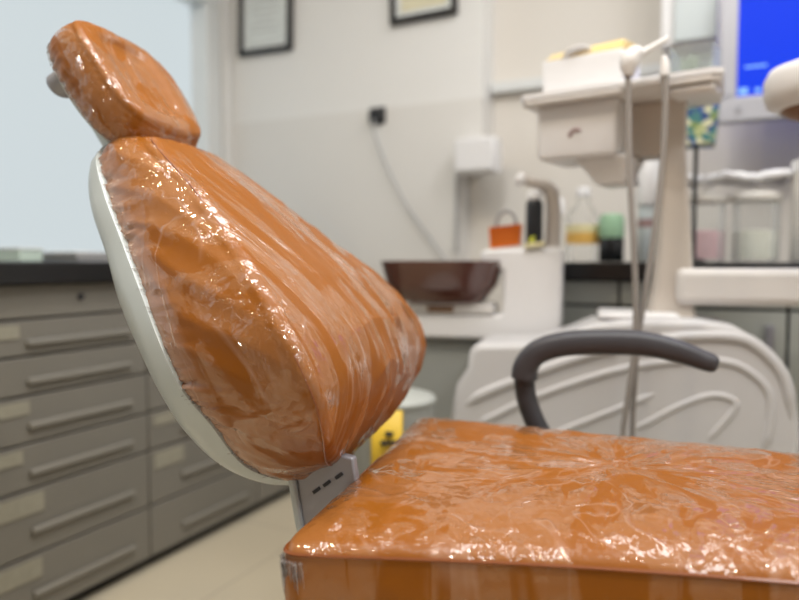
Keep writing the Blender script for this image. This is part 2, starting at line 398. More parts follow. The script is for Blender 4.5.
# tall white unit on the wall behind the tray
t = thing('wall_cabinet', 'tall white wall cabinet behind the instrument tray, next to the monitor', 'cabinet', (-.155, 2.619, 1.56))
link('body', B().box(-.085, .085, -.19, -.001, 0, .75).bm, M['white'], t, bevel=.005)
link('door', B().box(-.045, .083, -.205, -.192, .004, .746).bm, M['shell'], t, bevel=.004)

# ---------------------------------------------------------------- back counter
FY = 1.95
t = thing('base_cabinet', 'grey green base cabinet under the black back worktop', 'cabinet', (.3, 2.28, 0))
off = (.3, 2.28, 0)
link('body', B(off).box(-.50, 1.5, FY+.05, 2.60, .08, .8095).bm, M['cab_gap'], t)
link('toe_kick', B(off).box(-.50, 1.5, FY+.09, 2.58, 0, .08).bm, M['black'], t)
xs = [-.50, -.29, .12, .53, .94, 1.5]
for i in range(5):
    d = link('drawer', B(off).box(xs[i]+.004, xs[i+1]-.004, FY+.03, FY+.05, .742, .806).bm, M['cab_back'], t, bevel=.002)
    d2 = link('door', B(off).box(xs[i]+.004, xs[i+1]-.004, FY+.03, FY+.05, .09, .734).bm, M['cab_back'], t, bevel=.002)
    link('knob', B(off).box(xs[i+1]-.05, xs[i+1]-.03, FY+.015, FY+.03, .62, .70).bm, M['metal'], d2, bevel=.003)
ct = link('countertop', B().box(-.53, 1.55, FY, 2.61, .81, .86).bm, M['black'], bevel=.004)
tag(ct, 'black worktop along the back wall, holding jars and bottles', 'countertop')

def jar(x, y, label, fill, hfill, r=.058, h=.165):
    t = thing('storage_jar', label, 'jar', (x, y, .861), 0, 'clear storage jars on the back worktop')
    b2 = B(); b2.lathe([(r*.94, 0), (r, .006), (r, h), (r-.003, h), (r-.003, .006)], (0, 0, 0), 36); link('jar_body', b2.bm, M['clear'], t)
    c2 = B(); c2.lathe([(r-.006, .007), (r-.005, hfill*.96), (r*.6, hfill), (.002, hfill*1.03)], (0, 0, 0), 36); link('contents', c2.bm, fill, t)
    l2 = B(); l2.lathe([(r+.002, h), (r+.004, h+.003), (r+.003, h+.018), (r*.8, h+.026), (.012, h+.029), (.012, h+.036), (.002, h+.038)], (0, 0, 0), 36); link('lid', l2.bm, M['lid'], t)
jar(-.084, 2.15, 'clear jar with pink granules and a pale lid on the back worktop', M['pink'], .088)
jar(.045, 2.15, 'clear jar with cream granules and a pale lid on the back worktop', M['cream'], .086, .062)

# crumpled cover lying over the two lids
bm = bmesh.new(); nx, ny = 40, 16; g = {}
for i in range(nx+1):
    for j in range(ny+1):
        x, y = -.155+.275*i/nx, 2.10+.10*j/ny
        z = 1.078+.016*noise.noise((x*16, y*16, 3.))+.008*noise.noise((x*45, y*45, 1.)) + .010*math.sin(PI*j/ny)
        g[i, j] = bm.verts.new((x, y, z))
for i in range(nx):
    for j in range(ny): bm.faces.new((g[i, j], g[i+1, j], g[i+1, j+1], g[i, j+1]))
o = link('paper_towel', bm, M['white']); md = o.modifiers.new('thick', 'SOLIDIFY'); md.thickness = .02; md.offset = 1
tag(o, 'crumpled off white cover lying across the lids of the two jars', 'towel')

# bottle with yellow label
t = thing('jug_bottle', 'clear bottle with a yellow and orange label on the back worktop', 'bottle', (-.425, 2.15, .861))
b2 = B(); b2.lathe([(.046, 0), (.05, .006), (.05, .13), (.044, .155), (.02, .18), (.02, .20)], (0, 0, 0), 32); link('bottle_body', b2.bm, M['clear'], t)
b2 = B(); b2.lathe([(.022, .20), (.022, .222), (.016, .226)], (0, 0, 0), 24); link('cap', b2.bm, M['white'], t)
b2 = B(); b2.lathe([(.0505, .088), (.0505, .112)], (0, 0, 0), 32, False); link('label', b2.bm, M['label_y'], t)
b2 = B(); b2.lathe([(.0505, .055), (.0505, .088)], (0, 0, 0), 32, False); link('lower_label', b2.bm, M['label_o'], t)
# second pale bottle beside it
t = thing('squeeze_bottle', 'small clear squeeze bottle beside the bottle with the yellow label', 'bottle', (-.505, 2.20, .861))
b2 = B(); b2.lathe([(.026, 0), (.028, .004), (.028, .12), (.012, .15), (.008, .18), (.004, .182)], (0, 0, 0), 24); link('bottle_body', b2.bm, M['clear'], t)
b2 = B(); b2.lathe([(.013, .15), (.013, .166), (.006, .2), (.003, .202)], (0, 0, 0), 24); link('nozzle', b2.bm, M['white'], t)
# dark jar with green top
t = thing('dark_jar', 'dark jar with a pale green top on the back worktop', 'jar', (-.335, 2.12, .861))
b2 = B(); b2.lathe([(.032, 0), (.036, .004), (.036, .066), (.034, .07)], (0, 0, 0), 28); link('jar_body', b2.bm, M['liquid'], t)
b2 = B(); b2.lathe([(.0355, .07), (.0365, .075), (.0365, .125), (.03, .14), (.002, .143)], (0, 0, 0), 28); link('jar_top', b2.bm, M['green_jar'], t)
# white capped bottle behind the hoses
t = thing('white_bottle', 'white bottle with a tall white cap and a red mark, behind the hoses', 'bottle', (-.235, 2.16, .861))
b2 = B(); b2.lathe([(.030, 0), (.032, .005), (.032, .15), (.028, .165)], (0, 0, 0), 28); link('bottle_body', b2.bm, M['shell'], t)
b2 = B(); b2.lathe([(.036, .165), (.038, .17), (.036, .30), (.030, .31), (.002, .312)], (0, 0, 0), 28); link('cap', b2.bm, M['white'], t)
b2 = B(); b2.lathe([(.0325, .10), (.0325, .125)], (0, 0, 0), 28, False); link('red_mark', b2.bm, M['logo'], t)
# pale canister at the picture edge
t = thing('canister', 'tall cream canister beside the jars at the picture edge', 'canister', (.185, 2.13, .861))
b2 = B(); b2.lathe([(.055, 0), (.058, .006), (.058, .235)], (0, 0, 0), 28); link('body', b2.bm, M['lid'], t)
b2 = B(); b2.lathe([(.06, .235), (.06, .265), (.03, .275), (.002, .277)], (0, 0, 0), 28); link('lid', b2.bm, M['white'], t)
# patterned cup on a stem
t = thing('patterned_cup', 'blue, green and yellow patterned cup on a thin black stem', 'cup', (-.103, 1.99, .861))
b2 = B(); b2.loft([[(sx*k, sy*k, z) for sx, sy in ((-1, -1), (1, -1), (1, 1), (-1, 1))] for k, z in ((.046, .302), (.055, .445), (.052, .445), (.043, .307))]); link('cup_body', b2.bm, M['mosaic'], t, bevel=.004)
b2 = B(); b2.lathe([(.0055, .004), (.0055, .303)], (0, 0, 0), 12); link('stem', b2.bm, M['black_cord'], t)
b2 = B(); b2.lathe([(.03, 0), (.03, .005), (.008, .009)], (0, 0, 0), 24); link('foot', b2.bm, M['black_cord'], t)

# ---------------------------------------------------------------- dental chair, local axes: x head->foot, y away, z up
CH = Vector((-.4265, .8378, 0)); CA = R(11)
FRAME = Matrix.Translation(CH) @ Matrix.Rotation(CA, 4, 'Z')
def at(s, w, z=0): return FRAME @ Vector((s, w, z))
chair = thing('dental_chair', 'reclining dental chair in orange leatherette under clear plastic wrap', 'dental chair', CH, CA)

def sym(half):      # near half outline -> closed ring (near side first, then far side)
    return [Vector(p) for p in half] + [Vector((p[0], -p[1], p[2])) for p in half[-2:0:-1]]

def cushion(name, Fh, Bh, n, mat, parent, per=14, spine=.6, crown=.012, rf=.022, bulge=.010, wrinkle=None, crown_fn=None, mid=None, nfront=30, nside=20, spine_fn=None):
    F = cr_curve(sym(Fh), per, True); Bk = cr_curve(sym(Bh), per, True)
    n = Vector(n).normalized(); Nn = len(F)
    cF = sum(F, Vector())/Nn if mid is None else Vector(mid); cB = sum(Bk, Vector())/Nn
    def sp(p, c): return Vector((c.x + spine*(p.x-c.x), 0, c.z + spine*(p.z-c.z)))
    rings = []; vs = []
    cols = []
    for f, b2 in zip(F, Bk):
        c = (spine_fn or sp)(f, cF); cb = sp(b2, cB); d = f-c; ln = d.length; te = 1-rf/ln; col = []
        fn = crown_fn or (lambda t, f: crown*(1-t*t))
        for i in range(nfront):
            t = te*(1-(1-i/(nfront-1))**1.5)
            col.append((c + d*t + n*fn(t, f), t))
        p0 = col[-1][0]; sd = b2-f; p2 = f + sd*min(.45, rf/sd.length); 
        out = (d.normalized() + (b2-cb).normalized()); out -= sd.normalized()*out.dot(sd.normalized()); out.normalize()
        for i in range(1, 7):
            k = i/7; col.append((p0*(1-k)**2 + f*2*k*(1-k) + p2*k*k, 1 + .15*k))
        for i in range(nside+1):
            k = i/nside; p = p2.lerp(b2, k) + out*bulge*math.sin(PI*k)**.8; col.append((p, 1.15+.85*k))
        for i in range(1, 6):
            k = i/6; col.append((b2.lerp(cb, k), 2+k))
        cols.append(col)
    bm = bmesh.new(); m2 = len(cols[0])
    V = [[bm.verts.new(p) for p, _ in col] for col in cols]
    for i in range(Nn):
        j = (i+1) % Nn
        for k in range(m2-1):
            bm.faces.new((V[i][k], V[i][k+1], V[j][k+1], V[j][k]))
    uvl = bm.loops.layers.uv.new('wrap'); uvd = {}
    for i in range(Nn):
        for k in range(m2): uvd[V[i][k]] = (i/Nn, cols[i][k][1]/3)
    for f_ in bm.faces:
        for l_ in f_.loops: l_[uvl].uv = uvd[l_.vert]
    bmesh.ops.recalc_face_normals(bm, faces=bm.faces); bm.normal_update()
    if wrinkle:
        dis = [(V[i][k], V[i][k].normal.copy(), wrinkle(i/Nn, cols[i][k][1], V[i][k].co.copy())) for i in range(Nn) for k in range(m2)]
        for v, nn, h in dis: v.co += nn*h
    bmesh.ops.remove_doubles(bm, verts=bm.verts, dist=1e-5)
    o = link(name, bm, mat, parent)
    return o, F, Bk

def sst(a, b2, x):
    t = max(0., min(1., (x-a)/(b2-a))); return t*t*(3-2*t)
def rdg(p, sc): return 1-abs(noise.noise(Vector(p)*sc))*2.2

# --- backrest
BF = [(-.318, 0, 1.037), (-.314, -.055, 1.034), (-.300, -.092, 1.022), (-.218, -.134, .958), (-.158, -.167, .906), (-.077, -.228, .835),
      (-.028, -.258, .778), (-.003, -.253, .723), (-.004, -.226, .682), (-.026, -.155, .626), (-.040, -.08, .604), (-.045, 0, .598)]
BB = [(-.392, 0, 1.028), (-.389, -.05, 1.024), (-.380, -.095, .997), (-.346, -.125, .945), (-.301, -.155, .888), (-.249, -.19, .823),
      (-.206, -.215, .763), (-.178, -.218, .715), (-.155, -.20, .675), (-.135, -.155, .615), (-.105, -.085, .580), (-.09, 0, .572)]
BO = [(-.425, 0, 1.0), (-.42, -.05, .995), (-.405, -.085, .98), (-.375, -.122, .935), (-.333, -.15, .878), (-.288, -.183, .815),
      (-.243, -.205, .755), (-.213, -.208, .705), (-.19, -.19, .655), (-.165, -.145, .603), (-.130, -.08, .567), (-.115, 0, .56)]
NB = (.85, 0, .527)
LD = Vector((.527, 0, -.85))                    # along the back, downward
def wr_back(u, v, p):
    a = p.dot(LD); w = p.y
    h = 0.
    if v < 1.15:                                # long pulls down the front
        h += .0018*rdg((a*2.2, w*13, 1.), 1.)*sst(1.12, .8, v)*.6
        h += .0016*noise.noise(Vector((a*9, w*40, 2.)))
    if v >= 1:                                  # gathers at the shell edge
        near = sst(1.45, 1.97, v)*sst(2.2, 2.0, v)
        h += near*.0060*(.25+abs(noise.noise(Vector((u*37, 1., 3.))))*1.6)*(noise.noise(Vector((u*105+v*2., v*2.5, 5.)))+.6*noise.noise(Vector((u*260-v*3., v*4, 9.))))
        h += .0020*rdg((u*26+v*1.5, v*2.0, 3.), 1.)*sst(2.1, 1.8, v)
    return h
def back_spine(p, c):
    z = c.z + .6*(p.z-c.z)
    for q0, q1 in zip(BF[:-1], BF[1:]):
        if q1[2] <= z <= q0[2]:
            k = (z-q1[2])/max(1e-6, q0[2]-q1[2]); return Vector((q1[0]+k*(q0[0]-q1[0]), 0, z)) - Vector(NB)*.004
    return Vector((c.x, 0, z))
bmat = wrapped_leather('wrapped_leather_back', (0, R(31.8), 0), (1.3, 1.7, .42), .47, 4.6, 1.0, 0.)
back, F, Bk = cushion('backrest', BF, BB, NB, bmat, chair, per=20, wrinkle=wr_back, crown=.014, rf=.018, bulge=.010, nfront=40, nside=30, spine_fn=back_spine)
pip = B(); pip.loft([[p + Vector(NB)*.0013*math.cos(q) + (p-Vector((-.15, 0, .82))).normalized()*.0013*math.sin(q) for q in (0, PI/2, PI, 3*PI/2)] for p in [f + Vector(NB)*(-.004) + (Vector((-.13, 0, f.z))-f).normalized()*.004 for f in F]], closed=True)
link('piping', pip.bm, M['piping'], back)
# shell: rim slightly outside the cushion edge, then round to the back
Bo = cr_curve(sym(BO), 20, True); cO = Vector((-.30, 0, .80))
ri = []
nbv = Vector(NB).normalized()
for b2, o2 in zip(Bk, Bo):
    cb = Vector((-.25+.6*(b2.x+.25), 0, .80+.6*(b2.z-.80))); d = (b2-cb).normalized()
    co = Vector((cO.x+.55*(o2.x-cO.x), 0, cO.z+.55*(o2.z-cO.z)))
    ri.append([b2-d*.02+nbv*.004, b2+d*.001+nbv*.006, b2+d*.007+nbv*.002, b2.lerp(o2, .45)+d*.007, o2.lerp(b2, .1)+d*.002, o2-nbv*.006-d*.008, o2.lerp(co, .35)-nbv*.014, o2.lerp(co, .7)-nbv*.017, co-nbv*.018])
sh = B(); sh.loft([[r[k] for r in ri] for k in range(9)], cap=False)
bmesh.ops.remove_doubles(sh.bm, verts=sh.bm.verts, dist=1e-5)
shell = link('back_shell', sh.bm, M['shell'], chair)

def film_strip(name, edge, inner, parent, a, b2, seed, amp=.004, over=.006, lift=.0015, reach_k=1., flip=1.):
    """ragged, pleated hem of the wrap lying over the cushion edge"""
    bm = bmesh.new(); prev = None
    n = len(edge); I = [i % n for i in range(a, b2)]
    k = 0
    for ii in range(len(I)-1):
        for sub in range(4):
            t = sub/4; e0 = edge[I[ii]].lerp(edge[I[ii+1]], t); i0 = inner[I[ii]].lerp(inner[I[ii+1]], t)
            d = (i0-e0); L0 = d.length; d.normalize(); nn = (edge[I[ii+1]]-edge[I[ii]]).cross(d).normalized()*flip
            u = ii*4+sub
            z = amp*(noise.noise(Vector((u*.42, seed, 0)))+.7*noise.noise(Vector((u*1.1, seed, 4.))))
            reach = reach_k*(.010+.014*abs(noise.noise(Vector((u*.16, seed, 8.))))+.006*noise.noise(Vector((u*.9, seed, 2.))))
            o0 = -over*(1+.9*noise.noise(Vector((u*.5, seed, 12.))))
            row = [e0 + d*o0 + nn*(lift+z*.8), e0 + nn*(lift+abs(z)*1.1), e0 + d*reach*.5 + nn*(lift+z), e0 + d*reach + nn*(lift*.6+z*.2)]
            row = [bm.verts.new(p) for p in row]
            if prev:
                for q in range(3): bm.faces.new((prev[q], row[q], row[q+1], prev[q+1]))
            prev = row
    return link(name, bm, M['film'], parent)
side_in = [b2.lerp(f, .35) for f, b2 in zip(F, Bk)]
film_strip('plastic_wrap', Bk, side_in, back, 10, 215, 1.7, .006, .004, .002)['label'] = 'crinkled clear plastic wrap gathered along the shell'

# --- headrest
HC = Vector((-.378, 0, 1.135)); he = Vector((-.547, 0, .837)); hn = Vector((.84, 0, .55)).normalized()
def hp(e, w, nn): q = HC + he*e + hn*nn; return (q.x, w, q.z)
HF = [hp(.084, 0, -.004), hp(.083, -.045, -.004), hp(.072, -.085, -.004), hp(.035, -.104, 0), hp(-.02, -.106, .001), hp(-.065, -.098, .001), hp(-.092, -.076, .003), hp(-.101, -.042, .003), hp(-.102, 0, .003)]
HB = [hp(.088, 0, -.062), hp(.086, -.045, -.062), hp(.074, -.078, -.063), hp(.035, -.097, -.064), hp(-.02, -.100, -.064), hp(-.07, -.094, -.060), hp(-.106, -.072, -.054), hp(-.116, -.04, -.052), hp(-.117, 0, -.052)]
def hcrown(t, f): return -.004*(1-sst(.35, .72, t)) + .004*math.sin(PI*min(1, max(0, (t-.5)/.5)))
def wr_head(u, v, p):
    h = .0008*noise.noise(p*45)
    if v >= 1: h += sst(1.5, 1.97, v)*sst(2.2, 2, v)*.0035*noise.noise(Vector((u*90, v*2.5, 5.)))
    else: h += .0012*noise.noise(Vector((p.dot(he)*20, p.y*55, 2.)))
    return h
hmat = wrapped_leather('wrapped_leather_head', (0, R(33.2), 0), (1.5, 1.6, .8), .47, 5., 1.0, 3.1)
head, HFc, HBc = cushion('headrest', HF, HB, hn, hmat, chair, per=22, spine=.3, wrinkle=wr_head, crown_fn=hcrown, rf=.009, bulge=.006, mid=HC, nfront=36, nside=22)
hin = [b2.lerp(f, .35) for f, b2 in zip(HFc, HBc)]
film_strip('plastic_wrap', HBc, hin, head, 20, 160, 5.2, .003, .001)
hb = B(); nH = len(HBc)
cbh = sum(HBc, Vector())/nH
hb.loft([[b2.lerp(cbh, .06)+hn*.004 for b2 in HBc], [b2.lerp(cbh, .08)-hn*.006 for b2 in HBc], [b2.lerp(cbh, .35)-hn*.012 for b2 in HBc]])
hs = link('headrest_shell', hb.bm, M['shell'], chair)
kb = B(); kp = [Vector((-.435, -.035, 1.118)), Vector((-.462, -.035, 1.130)), Vector((-.488, -.035, 1.122)), Vector((-.503, -.035, 1.112))]
kb.tube(cr_curve(kp, 5), [.02]*13+[.017, .012, .004], 16); link('adjusting_knob', kb.bm, M['metal'], hs)
ar = B(); ar.tube(cr_curve([(-.372, 0, .96), (-.392, 0, 1.01), (-.414, 0, 1.05), (-.44, 0, 1.09)], 6), .024, 14, 1.5); link('headrest_stem', ar.bm, M['shell'], chair)

# --- seat
SF = [(-.026, 0, .581), (-.026, -.15, .581), (-.027, -.258, .580), (-.026, -.286, .580), (-.014, -.297, .580), (.02, -.294, .580), (.12, -.276, .580), (.25, -.254, .579), (.45, -.231, .577), (.70, -.207, .570),
      (1.0, -.185, .556), (1.15, -.172, .545), (1.19, -.14, .54), (1.20, 0, .54)]
SB = [(p[0]*.985+.008, p[1]*.975, p[2]-.125) for p in SF]
def scrown(t, f): return .019*(1-t**5.)
def wr_seat(u, v, p):
    h = 0.
    c1 = Vector((.34, .02, .6)); q = p-c1; r = math.hypot(q.x, q.y); an = math.atan2(q.y, q.x)
    if v < 1.1:
        h += .0026*rdg((math.cos(an)*3.2+r*1.2, math.sin(an)*3.2+r*.8, 2.), 1.)*sst(.02, .10, r)*sst(.42, .22, r)*sst(1.05, .75, v)
        h += .0012*noise.noise(Vector((p.x*18, p.y*26, 1.)))*sst(1.1, .85, v)
        h += .0009*noise.noise(Vector((p.x*60, p.y*14, 7.)))
    else:
        h += .0022*noise.noise(Vector((p.x*34+p.z*20, p.y*34, p.z*9)))*sst(1.12, 1.3, v)
    return h
smat = wrapped_leather('wrapped_leather_seat', (0, 0, R(20)), (.9, 1.5, 1.), .47, 4.6, .8, 7.7, radial=(.30, .03), dist=.0032, spark=(.22, .29, .345, .40))
seat, SFc, SBc = cushion('seat', SF, SB, (0, 0, 1), smat, chair, per=20, spine=.75, wrinkle=wr_seat, crown_fn=scrown, rf=.020, bulge=.006, nfront=60, nside=24)
pip = B(); pip.loft([[f + Vector((0, 0, -.004)) + (f-Vector((f.x*.6+.25, 0, f.z))).normalized()*(-.002+.002*math.cos(q)) + Vector((0, 0, .002*math.sin(q))) for q in (0, PI/2, PI, 3*PI/2)] for f in SFc], closed=True)
link('piping', pip.bm, M['piping'], seat)
cs = [f.lerp(b2, .9) for f, b2 in zip(SFc, SBc)]
film_strip('plastic_wrap', [f.lerp(b2, .10) for f, b2 in zip(SFc, SBc)], cs, seat, 50, 92, 9.3, .005, .002, reach_k=4., flip=-1.)['label'] = 'loose clear wrap hanging at the seat corner'
# seat pan, pedestal, foot plate
fr = B(); nS = len(SBc); ctr = Vector((.55, 0, .45))
fr.loft([[Vector((.55+(b2.x-.55)*k, b2.y*k2, b2.z+dz)) for b2 in SBc] for k, k2, dz in ((1.0, .98, .004), (1.018, 1.0, .0), (1.02, 1.0, -.035), (.99, .93, -.06), (.80, .6, -.075))])
link('seat_frame', fr.bm, M['shell'], chair)
pd = B(); pd.loft([[(.32+x*k, y*k, z) for x, y in ((-.22, -.12), (.22, -.12), (.22, .12), (-.22, .12))] for k, z in ((1.0, .06), (.9, .12), (.72, .25), (.85, .40))]); link('pedestal', pd.bm, M['shell'], chair, bevel=.02, seg=3)
bp = B(); bp.prism([(-.15, -.2), (.85, -.2), (.95, -.12), (.95, .12), (.85, .2), (-.15, .2), (-.22, .1), (-.22, -.1)], 'z', 0, .06); link('base_plate', bp.bm, M['shell'], chair, bevel=.015, seg=3)
# bracket joining back and seat
bk = B()
plate = [(-.092, .60), (-.082, .53), (-.06, .44), (.02, .42), (.01, .50), (-.010, .590), (-.014, .618), (-.04, .622)]
bk.prism(plate, 'y', -.108, -.092)
hg = link('back_bracket', bk.bm, M['metal'], chair, bevel=.003)
bk = B(); bk.prism([(-.102, .60), (-.090, .53), (-.074, .46), (-.062, .46), (-.080, .53), (-.092, .60)], 'y', -.114, -.03); link('bracket_edge', bk.bm, M['shell'], hg, bevel=.003)
for x, z in ((-.062, .574), (-.048, .584), (-.032, .595)):
    sl = B(); sl.box(-.0055, .0055, -.0015, .0015, -.0022, .0022)
    link('bolt_slot', sl.bm, M['dark'], hg, xf=Matrix.Translation((x, -.1085, z)) @ Matrix.Rotation(R(-38), 4, 'Y'))
hx = B(); hx.tube([(-.03, -.09, .50), (-.03, .09, .50)], .018, 18); link('hinge_pin', hx.bm, M['metal'], chair)

# --- armrest on the far side
aw = .36
po = B(); po.tube(cr_curve([(.27, aw-.16, .40), (.255, aw-.05, .43), (.215, aw, .50), (.178, aw, .565), (.160, aw, .612), (.155, aw, .655)], 6), [.0225]*16+[.0185]*15, 16)
arm = link('armrest_post', po.bm, M['grey_rubber'], chair)
pad = B(); path = cr_curve([(.156, aw, .650), (.159, aw, .672), (.177, aw, .696), (.213, aw, .711), (.27, aw, .7185), (.354, aw, .719), (.416, aw, .707), (.453, aw, .694), (.479, aw, .6865)], 8)
prof = []
npth = len(path)
for i, p in enumerate(path):
    t = (path[min(i+1, npth-1)]-path[max(i-1, 0)]).normalized(); nv = Vector((0, 1, 0)).cross(t)
    f = i/(npth-1)
    th = .0235 - .002*sst(0, .3, f) - .006*sst(.55, 1, f)
    wd = .031
    if f > .93:
        e_ = math.sqrt(max(.12, 1-((f-.93)/.074)**2)); th *= e_; wd *= e_
    ring = []
    for k in range(20):
        a_ = 2*PI*k/20; ca, sa = math.cos(a_), math.sin(a_)
        ring.append(p + Vector((0, 1, 0))*wd*math.copysign(abs(ca)**.6, ca) + nv*th*math.copysign(abs(sa)**.6, sa))
    prof.append(ring)
pad.loft(prof); link('armrest_pad', pad.bm, M['grey_rubber'], arm)

# ---------------------------------------------------------------- delivery unit: floor base beside the chair, column, tray
dloc = at(.40, .78)
du = thing('delivery_unit', 'white dental delivery unit with swirl-moulded base, column and instrument tray', 'dental unit', dloc, CA)
doff = Vector((.40, .78, 0))
prof = [(-.05, 0), (-.052, .30), (-.041, .469), (-.034, .529), (-.025, .576), (.001, .617), (.005, .655), (.021, .674), (.143, .679), (.208, .696), (.278, .727), (.376, .738), (.495, .738), (.563, .727), (.621, .693), (.665, .639), (.687, .568), (.696, .496), (.69, .35), (.65, .15), (.61, 0)]
pr = B(doff); pr.prism(prof, 'y', .66, .88)
base = link('base_shell', pr.bm, M['disc'], du, bevel=.016, seg=4)
def ridge_tube(pts, r):
    t = B(doff); P = cr_curve([(q[0], .6715, q[1]) for q in pts], 8); n = len(P)
    t.tube(P, [1.35*r*min(1, .2+min(i, n-1-i)/9) for i in range(n)], 12, .75)
    return t
for pts, r in (([(-.020, .512), (.031, .554), (.108, .590), (.209, .634), (.315, .670), (.397, .690), (.476, .702), (.56, .703), (.605, .685), (.648, .640), (.668, .588), (.676, .50)], .015),
               ([(.008, .477), (.054, .503), (.162, .56), (.316, .62), (.438, .647), (.532, .652), (.58, .64), (.621, .606), (.635, .569), (.631, .50), (.61, .44)], .013),
               ([(.15, .44), (.211, .481), (.296, .522), (.379, .562), (.449, .596)], .012),
               ([(.318, .47), (.39, .51), (.45, .548), (.514, .577), (.555, .575), (.567, .555), (.53, .501), (.50, .46)], .012)):
    link('swirl_rib', ridge_tube(pts, r).bm, M['disc'], base)
# column
cl = B(); cx = at(0, 0)
def room2chair(x, y): return FRAME.inverted() @ Vector((x, y, 0))
cc = [(.72, -.137, 1.700, .062, .05), (.75, -.135, 1.70, .050, .045), (.80, -.133, 1.70, .043, .045), (.90, -.130, 1.70, .036, .04), (1.10, -.135, 1.70, .0245, .035), (1.235, -.135, 1.70, .0245, .035)]
rg = []
for z, x, y, hx_, hy_ in cc:
    c = room2chair(x, y)
    rg.append([(c.x+sx*hx_*1.0, c.y+sy*hy_, z) for sx, sy in ((-1, -.6), (-.8, -1), (.8, -1), (1, -.6), (1, .6), (.8, 1), (-.8, 1), (-1, .6))])
cl2 = B(doff); cl2.loft(rg); link('column', cl2.bm, M['beige'], du, bevel=.004)
c0 = room2chair(-.12, 1.70)
bmb = B(doff); bmb.box(c0.x-.01, 1.05, c0.y-.06, c0.y+.07, .765, .846); link('side_beam', bmb.bm, M['offwhite'], du, bevel=.018, seg=4)
ft = B(doff); ft.box(.29, .46, .68, .86, .732, .748); link('base_cap', ft.bm, M['white'], du, bevel=.008)
# tray head, own axes turned about the column
TL = Vector((-.192, 1.553, 0)); TA = R(-9)
TF = FRAME.inverted() @ Matrix.Translation(TL) @ Matrix.Rotation(TA, 4, 'Z')
TF = Matrix.Translation(-doff) @ TF
tr = B(); tr.prism([(-.275, .012), (-.262, -.004), (.14, -.004), (.157, .012), (.122, .22), (.105, .24), (-.25, .24), (-.275, .22)], 'z', 1.222, 1.236)
tray = link('tray_top', tr.bm, M['offwhite'], du, xf=TF, bevel=.004)
rim = B(); rim.loft([[(x*k2[0]+(-.058)*(1-k2[0]), y+(y-.118)*(k2[0]-1), z) for x, y in ((-.275, .012), (-.262, -.004), (.14, -.004), (.157, .012), (.122, .22), (.105, .24), (-.25, .24), (-.275, .22))] for k2, z in (((1.,), 1.234), ((1.02,), 1.236), ((1.02,), 1.247), ((.98,), 1.247), ((.97,), 1.236))], closed=True)
link('tray_rim', rim.bm, M['white'], tray, xf=TF)
ib = B(); ib.loft([[(-.153+sx*.093*k, .115+sy*.085*k, z) for sx, sy in ((-1, -1), (1, -1), (1, 1), (-1, 1))] for k, z in ((.93, 1.098), (1., 1.11), (1., 1.222))])
ibo = link('control_box', ib.bm, M['white'], du, xf=TF, bevel=.006, seg=3)
nk = B(); nk.loft([[(c_+sx*hx_, .115+sy*hy_, z) for sx, sy in ((-1, -1), (1, -1), (1, 1), (-1, 1))] for c_, hx_, hy_, z in ((-.10, .065, .07, 1.10), (-.092, .045, .05, 1.065), (-.08, .040, .04, 1.04), (-.072, .038, .035, 1.035))]); link('neck', nk.bm, M['offwhite'], du, xf=TF, bevel=.008)
nb = B(); nb.box(-.066, .035, .12, .20, 1.10, 1.222); link('arm_bracket', nb.bm, M['beige'], du, xf=TF, bevel=.006)
em = B(); em.tube(cr_curve([(-.167, .029, 1.146), (-.160, .029, 1.158), (-.149, .029, 1.161), (-.139, .029, 1.157)], 5), [.002]+[.004]*13+[.003, .002], 8); link('emblem', em.bm, M['logo'], ibo, xf=TF)
ls = B(); ls.box(.055, .145, .004, .08, 1.204, 1.222); link('side_tray', ls.bm, M['offwhite'], tray, xf=TF, bevel=.008)
hd = B(); hd.box(-.035, .055, -.035, .0, 1.222, 1.238); link('instrument_holder', hd.bm, M['offwhite'], du, xf=TF, bevel=.004)
# hoses (room coordinates)
DU_INV = Matrix.Translation(-doff) @ FRAME.inverted()
for pts in ([(-.207, 1.475, 1.255), (-.204, 1.479, 1.16), (-.200, 1.476, 1.05), (-.190, 1.470, .92), (-.183, 1.470, .80), (-.182, 1.470, .70), (-.192, 1.470, .60), (-.203, 1.472, .50), (-.205, 1.476, .38), (-.19, 1.51, .28)],
            [(-.139, 1.505, 1.255), (-.137, 1.507, 1.16), (-.141, 1.503, 1.05), (-.152, 1.493, .92), (-.166, 1.486, .80), (-.178, 1.482, .70), (-.183, 1.484, .60), (-.186, 1.486, .50), (-.185, 1.490, .38), (-.17, 1.52, .30)]):
    h = B(); h.tube(cr_curve(pts, 8), .0062, 10); link('hose', h.bm, M['hose'], du, xf=DU_INV)
sy = B(); sy.tube(cr_curve([(-.205, 1.475, 1.235), (-.204, 1.478, 1.262), (-.196, 1.483, 1.278), (-.185, 1.492, 1.282)], 5), [.010, .012, .014, .017, .019, .02, .02, .02, .019, .018, .018, .017, .016, .015, .012, .008], 14)
sy.tube([(-.19, 1.490, 1.277), (-.165, 1.502, 1.293), (-.140, 1.514, 1.309), (-.134, 1.517, 1.313)], [.009, .007, .006, .004], 10)
link('syringe', sy.bm, M['offwhite'], du, xf=DU_INV)
sy = B(); sy.tube([(-.139, 1.506, 1.235), (-.139, 1.507, 1.262), (-.141, 1.508, 1.275)], [.010, .009, .005], 10); link('handpiece', sy.bm, M['offwhite'], du, xf=DU_INV)

